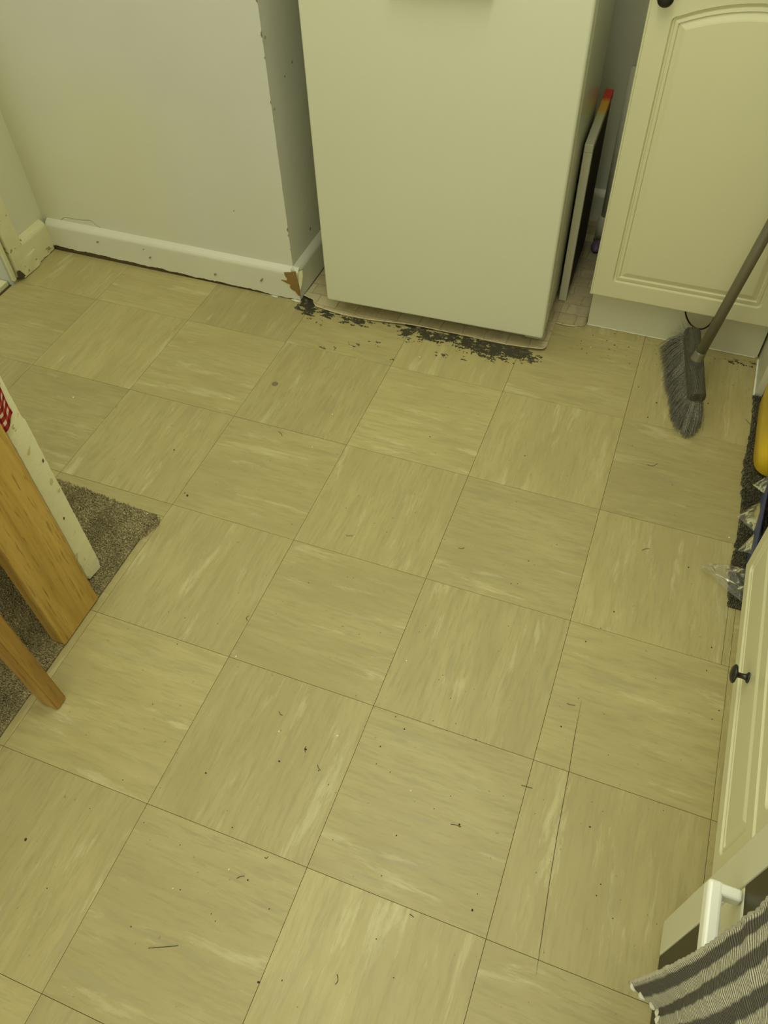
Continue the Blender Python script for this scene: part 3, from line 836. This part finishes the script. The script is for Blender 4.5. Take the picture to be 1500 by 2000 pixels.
post('leg', (-1.27, -1.515, 0.0042), (-1.26, -1.51, 0.440), .038, .030, tw_=1.1)
post('backrest', (-1.275, -1.314, 0.462), (-1.33, -1.314, 0.70), .02, .40, tw_=1.0)
o = box('seat', (-1.30, -0.872, -1.54, -1.09, 0.440, 0.462), M['oak_dark'], None, .006); o.parent = ch; o.data.transform(Matrix.Translation((0.88, 1.11, 0)))

# ================================================================== BROOM
br_ = empty('broom', (0.128, 0.150, 0), 0, label='grey broom with flared soft bristles leaning on the far cabinet', cat='broom')
A0 = Vector((0.104, 0.270, 0.098)); A1 = Vector((0.146, 0.018, 0.098))       # head axis
ax = (A1 - A0).normalized(); sd = Vector((-ax.y, ax.x, 0)).normalized()
if sd.x < 0: sd = -sd
def head():
    n = 40; V = []; F = []; Lh = (A1 - A0).length
    sec = [(-1.0, -.012), (-1.04, -.004), (-.98, .004), (-.80, .0085), (0, .011), (.80, .0085), (.98, .004), (1.04, -.004), (1.0, -.012)]
    for k in range(n + 1):
        t = k / n; s = t * Lh
        e0 = min(1, math.sqrt(max(0, 1 - (1 - min(1, s / .020)) ** 2)) + .12)
        e1 = min(1, math.sqrt(max(0, 1 - (1 - min(1, (Lh - s) / .010)) ** 2)) + .55)
        wd = .0195 * e0 * e1
        c = A0 + ax * s
        zb_ = .004 * math.exp(-((t - .52) / .12) ** 2)
        for a, h in sec: V.append(c + sd * a * wd + Vector((0, 0, h * (.6 + .4 * e0) + (zb_ if h > 0 else 0))))
    m_ = len(sec)
    for k in range(n):
        for a in range(m_):
            b = (a + 1) % m_; F.append((k * m_ + a, k * m_ + b, (k + 1) * m_ + b, (k + 1) * m_ + a))
    F.append(tuple(range(m_))); F.append(tuple(n * m_ + a for a in range(m_))[::-1])
    return mesh('head_block', V, F, M['weave'], br_, True, world=True)
hb = head()
for p in hb.data.polygons: p.use_smooth = False
def bristles():
    rng = random.Random(11); V = []; F = []
    Lh = (A1 - A0).length
    for k in range(5200):
        t = rng.random(); a = rng.uniform(-1, 1); edge_ = rng.random() ** .6
        root = A0 + ax * (t * Lh * .97 + .003) + sd * a * .0155; root.z = .088
        # foot: spreads, mostly to the left and over both ends
        out = sd * (a * .0155 + a * .012 + (-.016 if a < 0 else .008) * abs(a) * (1.2 - .8 * t) - .012 + .012 * t)
        over = ax * ((.040 * (1 - a * a) - .012 * a * a) * max(0, (t - .72) / .28) ** 1.3 - .040 * max(0, (.22 - t) / .22) ** 1.3 + .002)
        clump = noise.noise_vector(Vector((t * 26, a * 3, 0))) * .0055
        clump.z = 0
        foot_ = A0 + ax * (t * Lh) + out + over + clump
        foot_.z = rng.uniform(.001, .007)
        foot_ += Vector((rng.gauss(0, .0035), rng.gauss(0, .0035), 0))
        if foot_.y > .328: foot_.z += (foot_.y - .328) * 1.5; foot_.y = .328 - rng.uniform(0, .004)
        if rng.random() < .03 and t < .25: foot_ = root + Vector((rng.uniform(-.05, .0), rng.uniform(.01, .045), rng.uniform(-.05, .03)))
        mid = root.lerp(foot_, .5) + Vector((rng.gauss(0, .002), rng.gauss(0, .002), 0)) + (root - foot_).cross(ax) * 0
        mid += (foot_ - root) * .06 * Vector((1, 1, 0)).length * 0 + Vector(((foot_.x - root.x) * .12, (foot_.y - root.y) * .12, 0))
        s = len(V); r = .00062
        wv = Vector((rng.uniform(-1, 1), rng.uniform(-1, 1), 0)).normalized() * r
        wv2 = Vector((-wv.y, wv.x, 0))
        for c, q in ((root, 1), (mid, 1), (foot_, .5)):
            V += [c + wv * q, c - wv * .5 * q + wv2 * .87 * q, c - wv * .5 * q - wv2 * .87 * q]
        for r_ in (0, 3):
            for a_ in range(3):
                b_ = (a_ + 1) % 3; F.append((s + r_ + a_, s + r_ + b_, s + r_ + 3 + b_, s + r_ + 3 + a_))
    o = mesh('bristles', V, F, M['bristle'], br_, world=True, kind='stuff')
bristles()
H0 = Vector((0.1270, 0.140, 0.108)); H1 = Vector((0.2495, 0.2445, 0.87))
hd = (H1 - H0).normalized()
tube('socket', [H0 - hd * .006, H0 + hd * .004, H0 + hd * .006, H0 + hd * .016, H0 + hd * .018, H0 + hd * .024], [.0152, .0152, .0138, .0138, .0132, .0132], M['handle_grey'], br_, 24, world=True)
tube('pole', [H0 + hd * .012, H0 + hd * .3, H0 + hd * .8, H0 + hd * 1.20, H0 + hd * 1.212], [.0121, .0121, .0121, .0121, .008], M['handle_grey'], br_, 24, world=True)

# ================================================================== SMALL THINGS
cb = smoothpath([yp(1338, 600, .318), yp(1340, 616, .318), yp(1347, 631, .316), yp(1359, 641, .312), yp(1374, 642, .310), yp(1387, 633, .312), yp(1395, 619, .316), yp(1398, 606, .318)], 8)
for p in cb: p.z = min(p.z, .1285)
props(tube('cable', cb, .0021, M['black'], None, 10), 'black cable loop hanging below the arched cabinet door', 'cable')

# white pipe in the gap behind
pc = fp(1171, 470)
pipe = empty('pipe', (pc.x + .006, pc.y, 0), 0, label='white upright waste pipe in the gap beside the fridge', cat='pipe')
tube('pipe_run', [(0, 0, .045), (0, 0, .5)], .0165, M['pipe'], pipe, 20)
tube('coupling', [(0, 0, .006), (0, 0, .07), (0, 0, .073), (0, 0, .085)], [.0235, .0235, .020, .0195], M['pipe'], pipe, 24)
tube('seal_ring', [(0, 0, .0005), (0, 0, .0055)], .0245, M['black'], pipe, 24)
pq = fp(1160, 488)
V = []; rng = random.Random(4)
bm = bmesh.new(); bmesh.ops.create_icosphere(bm, subdivisions=2, radius=1)
for v in bm.verts:
    v.co = Vector((v.co.x * .017, v.co.y * .030, v.co.z * .012)) + noise.noise_vector(v.co * 2) * .005
    v.co += Vector((pq.x + .006, pq.y, .016))
props(frombm('purple_scrap', bm, M['purple'], None, True), 'small crumpled purple scrap on the lino behind the arched cabinet', 'scrap')

# yellow tub
def tub():
    o = empty('yellow_tub', (0.426, 0.035, 0), 0, label='yellow plastic tub at the picture edge, standing on grey carpet', cat='tub')
    n = 64; V = []; F = []
    def ring(hx, hy, r, z, tx=0):
        for k in range(n):
            a = 2 * math.pi * (k + .5) / n; ca, sa = math.cos(a), math.sin(a)
            e = 2 / 7.0
            V.append((math.copysign(abs(ca) ** e, ca) * hx + .426 + tx, math.copysign(abs(sa) ** e, sa) * hy + .035, z))
    prof = [(0.112, .128, .0125), (.122, .138, .015), (.127, .143, .022), (.130, .146, .08), (.133, .149, .24), (.137, .153, .243), (.137, .153, .250), (.131, .147, .250), (.127, .143, .08), (.120, .136, .020)]
    for hx, hy, z in prof: ring(hx, hy, .03, z)
    for k in range(len(prof) - 1):
        for a in range(n):
            b = (a + 1) % n; F.append((k * n + a, k * n + b, (k + 1) * n + b, (k + 1) * n + a))
    F.append(tuple(range(n))[::-1]); F.append(tuple((len(prof) - 1) * n + a for a in range(n)))
    mesh('body', V, F, M['yellow'], o, True, world=True)
tub()
# packets standing on edge between the tub and the drawer unit
def packet(name, c, hx, hy, h, m, label, puff, rz=0):
    bm = bmesh.new(); bmesh.ops.create_grid(bm, x_segments=14, y_segments=14, size=1)
    V = []; F = []
    n = 14
    for s in (1, -1):
        for j in range(n + 1):
            for i in range(n + 1):
                a, b = i / n * 2 - 1, j / n * 2 - 1
                th_ = puff * (max(0, 1 - abs(a) ** 3) * max(0, 1 - abs(b) ** 4)) ** .6
                th_ += .12 * puff * noise.noise(Vector((a * 3, b * 3, s + c[0] * 9)))
                p = Vector((s * th_, a * hy, (b + 1) * h / 2)); p.rotate(Matrix.Rotation(rz, 3, 'Z'))
                V.append(p + Vector((c[0], c[1], c[2])))
    bm.free()
    for s in (0, 1):
        o_ = s * (n + 1) ** 2
        for j in range(n):
            for i in range(n):
                q = (o_ + j * (n + 1) + i, o_ + j * (n + 1) + i + 1, o_ + (j + 1) * (n + 1) + i + 1, o_ + (j + 1) * (n + 1) + i)
                F.append(q if s == 0 else q[::-1])
    o = mesh(name, V, F, m, None, True); props(o, label, 'packet'); return o
packet('blue_packet', (0.3200, -0.270, .013), .01, .130, .060, M['blue'], 'flat dark blue packet standing on edge on the grey carpet', .005, math.radians(-4))
packet('red_packet', (0.3515, -0.205, .013), .01, .060, .12, M['red'], 'dark red packet behind the blue one', .014)
packet('green_packet', (0.3520, -0.345, .013), .01, .060, .12, M['green'], 'green and white packet behind the blue one', .014)

# clear plastic film
def film(name, quad, label, amp, nu=40, nv=40, seed=0, zb=.012, fold=0.01):
    q = [Vector(p) for p in quad]
    def fn(a, b):
        p = q[0].lerp(q[1], a).lerp(q[3].lerp(q[2], a), b)
        s = Vector((a * 2.2 + seed, b * 2.2, seed)); s2 = Vector((a * 5 + seed, b * 3.4, seed * 2))
        h = abs(noise.noise(s)) * amp * 1.8 + abs(noise.noise(s2)) * amp * .8
        edge_ = min(a, b, 1 - a, 1 - b) * 6
        ec = Vector((noise.noise(Vector((a * 7, b * 7, seed + 3))), noise.noise(Vector((a * 7, b * 7, seed + 9))), 0)) * fold
        return p + Vector((0, 0, h * min(1, edge_ + .35) + zb)) + ec
    o = grid(name, nu, nv, fn, M['film'], None, 0.0, smooth=True); props(o, label, 'plastic film'); return o
F0 = lambda u, v, z=0: fp(u, v, z)
film('plastic_bag', [F0(1362, 1112), F0(1384, 1104), F0(1470, 1118, .02), F0(1445, 1182, .01)], 'clear crumpled plastic bag corner lying on the vinyl by the drawer unit', .009, seed=2.3, zb=.009, fold=.0015)
film('plastic_bag', [F0(1435, 1086, .006), F0(1472, 1048, .03), F0(1486, 1062, .06), F0(1474, 1096, .03)], 'scrap of clear film lying on grey carpet nearest the drawer unit', .0018, seed=5.1, zb=.019, fold=.0006)
film('plastic_bag', [F0(1432, 1018), F0(1480, 990, .02), F0(1484, 1010, .05), F0(1470, 1052, .02)], 'triangle of clear film on grey carpet against the blue packet', .0018, seed=8.7, zb=.019, fold=.0006)
film('plastic_bag', [F0(1464, 958, .02), F0(1500, 938, .06), F0(1515, 950, .06), F0(1490, 978, .04)], 'clear film folded against the corner of the yellow tub', .0018, seed=12.2, zb=.019, fold=.0006)

# crumbs, hairs and pale specks on the floor
def debris():
    rng = random.Random(21); V = []; F = []
    def blob(p, r, fl=.5):
        s = len(V); n = 6
        for k in range(n):
            a = k / n * 6.283; q = r * rng.uniform(.6, 1.2)
            V.append((p.x + math.cos(a) * q, p.y + math.sin(a) * q, 0.0002))
        V.append((p.x, p.y, r * fl))
        for k in range(n): F.append((s + k, s + (k + 1) % n, s + n))
    def hair(pts, r=.00045):
        nonlocal V, F
        P = smoothpath([Vector((p.x, p.y, .0008)) for p in pts], 5)
        v, f = tubeVF(P, r, 4, False, len(V)); V += v; F += f
    for u, v, s in ((50, 1640, 4), (545, 1487, 3.2), (402, 1510, 3), (597, 1464, 3), (366, 968, 4), (361, 963, 2), (622, 1505, 2), (340, 879, 2), (743, 1458, 2.2), (790, 1424, 2.6),
                    (898, 1610, 2.2), (1152, 1615, 2.6), (1165, 1749, 2), (454, 1616, 2), (484, 1719, 2), (774, 1632, 2), (505, 1918, 3.2), (656, 1548, 1.6), (773, 1400, 1.8),
                    (1032, 1096, 2), (998, 1140, 1.5), (1011, 1140, 1.5), (1144, 1253, 2), (840, 853, 1.8), (1025, 890, 2.2), (930, 1445, 2), (846, 1408, 1.6), (352, 1738, 1.6),
                    (735, 1834, 1.6), (352, 1650, 1.6), (1247, 756, 2), (1282, 787, 2.2), (1383, 788, 2), (1345, 1108, 2.4), (650, 1640, 1.6), (1096, 1419, 2.6), (1199, 1195, 2.2),
                    (1265, 815, 2), (1375, 740, 3), (1362, 727, 2.5), (922, 1778, 3), (1200, 674, 2.4), (1228, 678, 2.2), (551, 1915, 1.8), (880, 1555, 1.4), (256, 1810, 1.8), (92, 1735, 1.6),
                    (1390, 1265, 2), (1380, 1310, 2), (1391, 1405, 1.8), (1404, 1388, 2)):
        p = fp(u, v); blob(p, s * (p - CAM).length / FPX * .75)
    for _ in range(150):
        p = Vector((rng.uniform(-.85, .27), rng.uniform(-1.35, .1), 0)); blob(p, rng.uniform(.0005, .0012))
    for _ in range(60):
        p = Vector((rng.uniform(-.2, .28), rng.uniform(.2, .33), 0)); blob(p, rng.uniform(.0006, .0018))
    for pts in (((484, 1213), (481, 1207), (487, 1203)), ((597, 1470), (595, 1463), (598, 1458)), ((655, 1923), (660, 1915), (658, 1903)), ((880, 1610), (893, 1612), (898, 1616)),
                ((544, 843), (550, 848), (551, 852)), ((290, 1852), (318, 1850), (348, 1847)), ((1254, 1075), (1262, 1072), (1269, 1072)), ((1264, 908), (1275, 910), (1284, 906)),
                ((1018, 1534), (1030, 1537), (1040, 1540)), ((545, 1390), (548, 1396), (552, 1397)), ((626, 1505), (622, 1500), (620, 1494)), ((1107, 1374), (1115, 1377), (1123, 1378)),
                ((517, 1674), (520, 1677), (524, 1673)), ((462, 1716), (470, 1712), (478, 1711)), ((895, 1610), (898, 1613), (900, 1616)), ((800, 1786), (804, 1788), (808, 1792)),
                ((1456, 819), (1462, 826), (1468, 832)), ((676, 1047), (683, 1047), (690, 1047)), ((895, 1070), (901, 1072), (907, 1070))):
        hair([fp(u, v) for u, v in pts])
    props(mesh('floor_crumbs', V, F, M['speck']), 'dark crumbs and short hairs scattered over the vinyl tiles', 'dirt', kind='stuff')
    V, F = [], []
    for u, v, s in ((659, 1437, 3), (649, 809, 2), (610, 873, 1.8), (461, 1282, 2.4), (794, 1290, 2.2), (143, 776, 2.6), (802, 1544, 2), (447, 1698, 2.4), (1154, 678, 2), (447, 779, 1.6), (820, 697, 2.2), (338, 1735, 1.8), (545, 1428, 2.5), (1424, 1050, 2.6)):
        p = fp(u, v); blob(p, s * (p - CAM).length / FPX * .7)
    props(mesh('pale_crumbs', V, F, M['pale_crumb']), 'tiny pale crumbs scattered over the vinyl tiles', 'dirt', kind='stuff')
debris()
o = fp(537, 750); bm = bmesh.new()
bmesh.ops.create_cone(bm, cap_ends=True, segments=16, radius1=.0085, radius2=.0075, depth=.0008, matrix=Matrix.Translation((o.x, o.y, .0006)))
frombm('stain', bm, paint('grey_stain', (.20, .17, .09), .6), floor, label='small round dark stain on a tile')
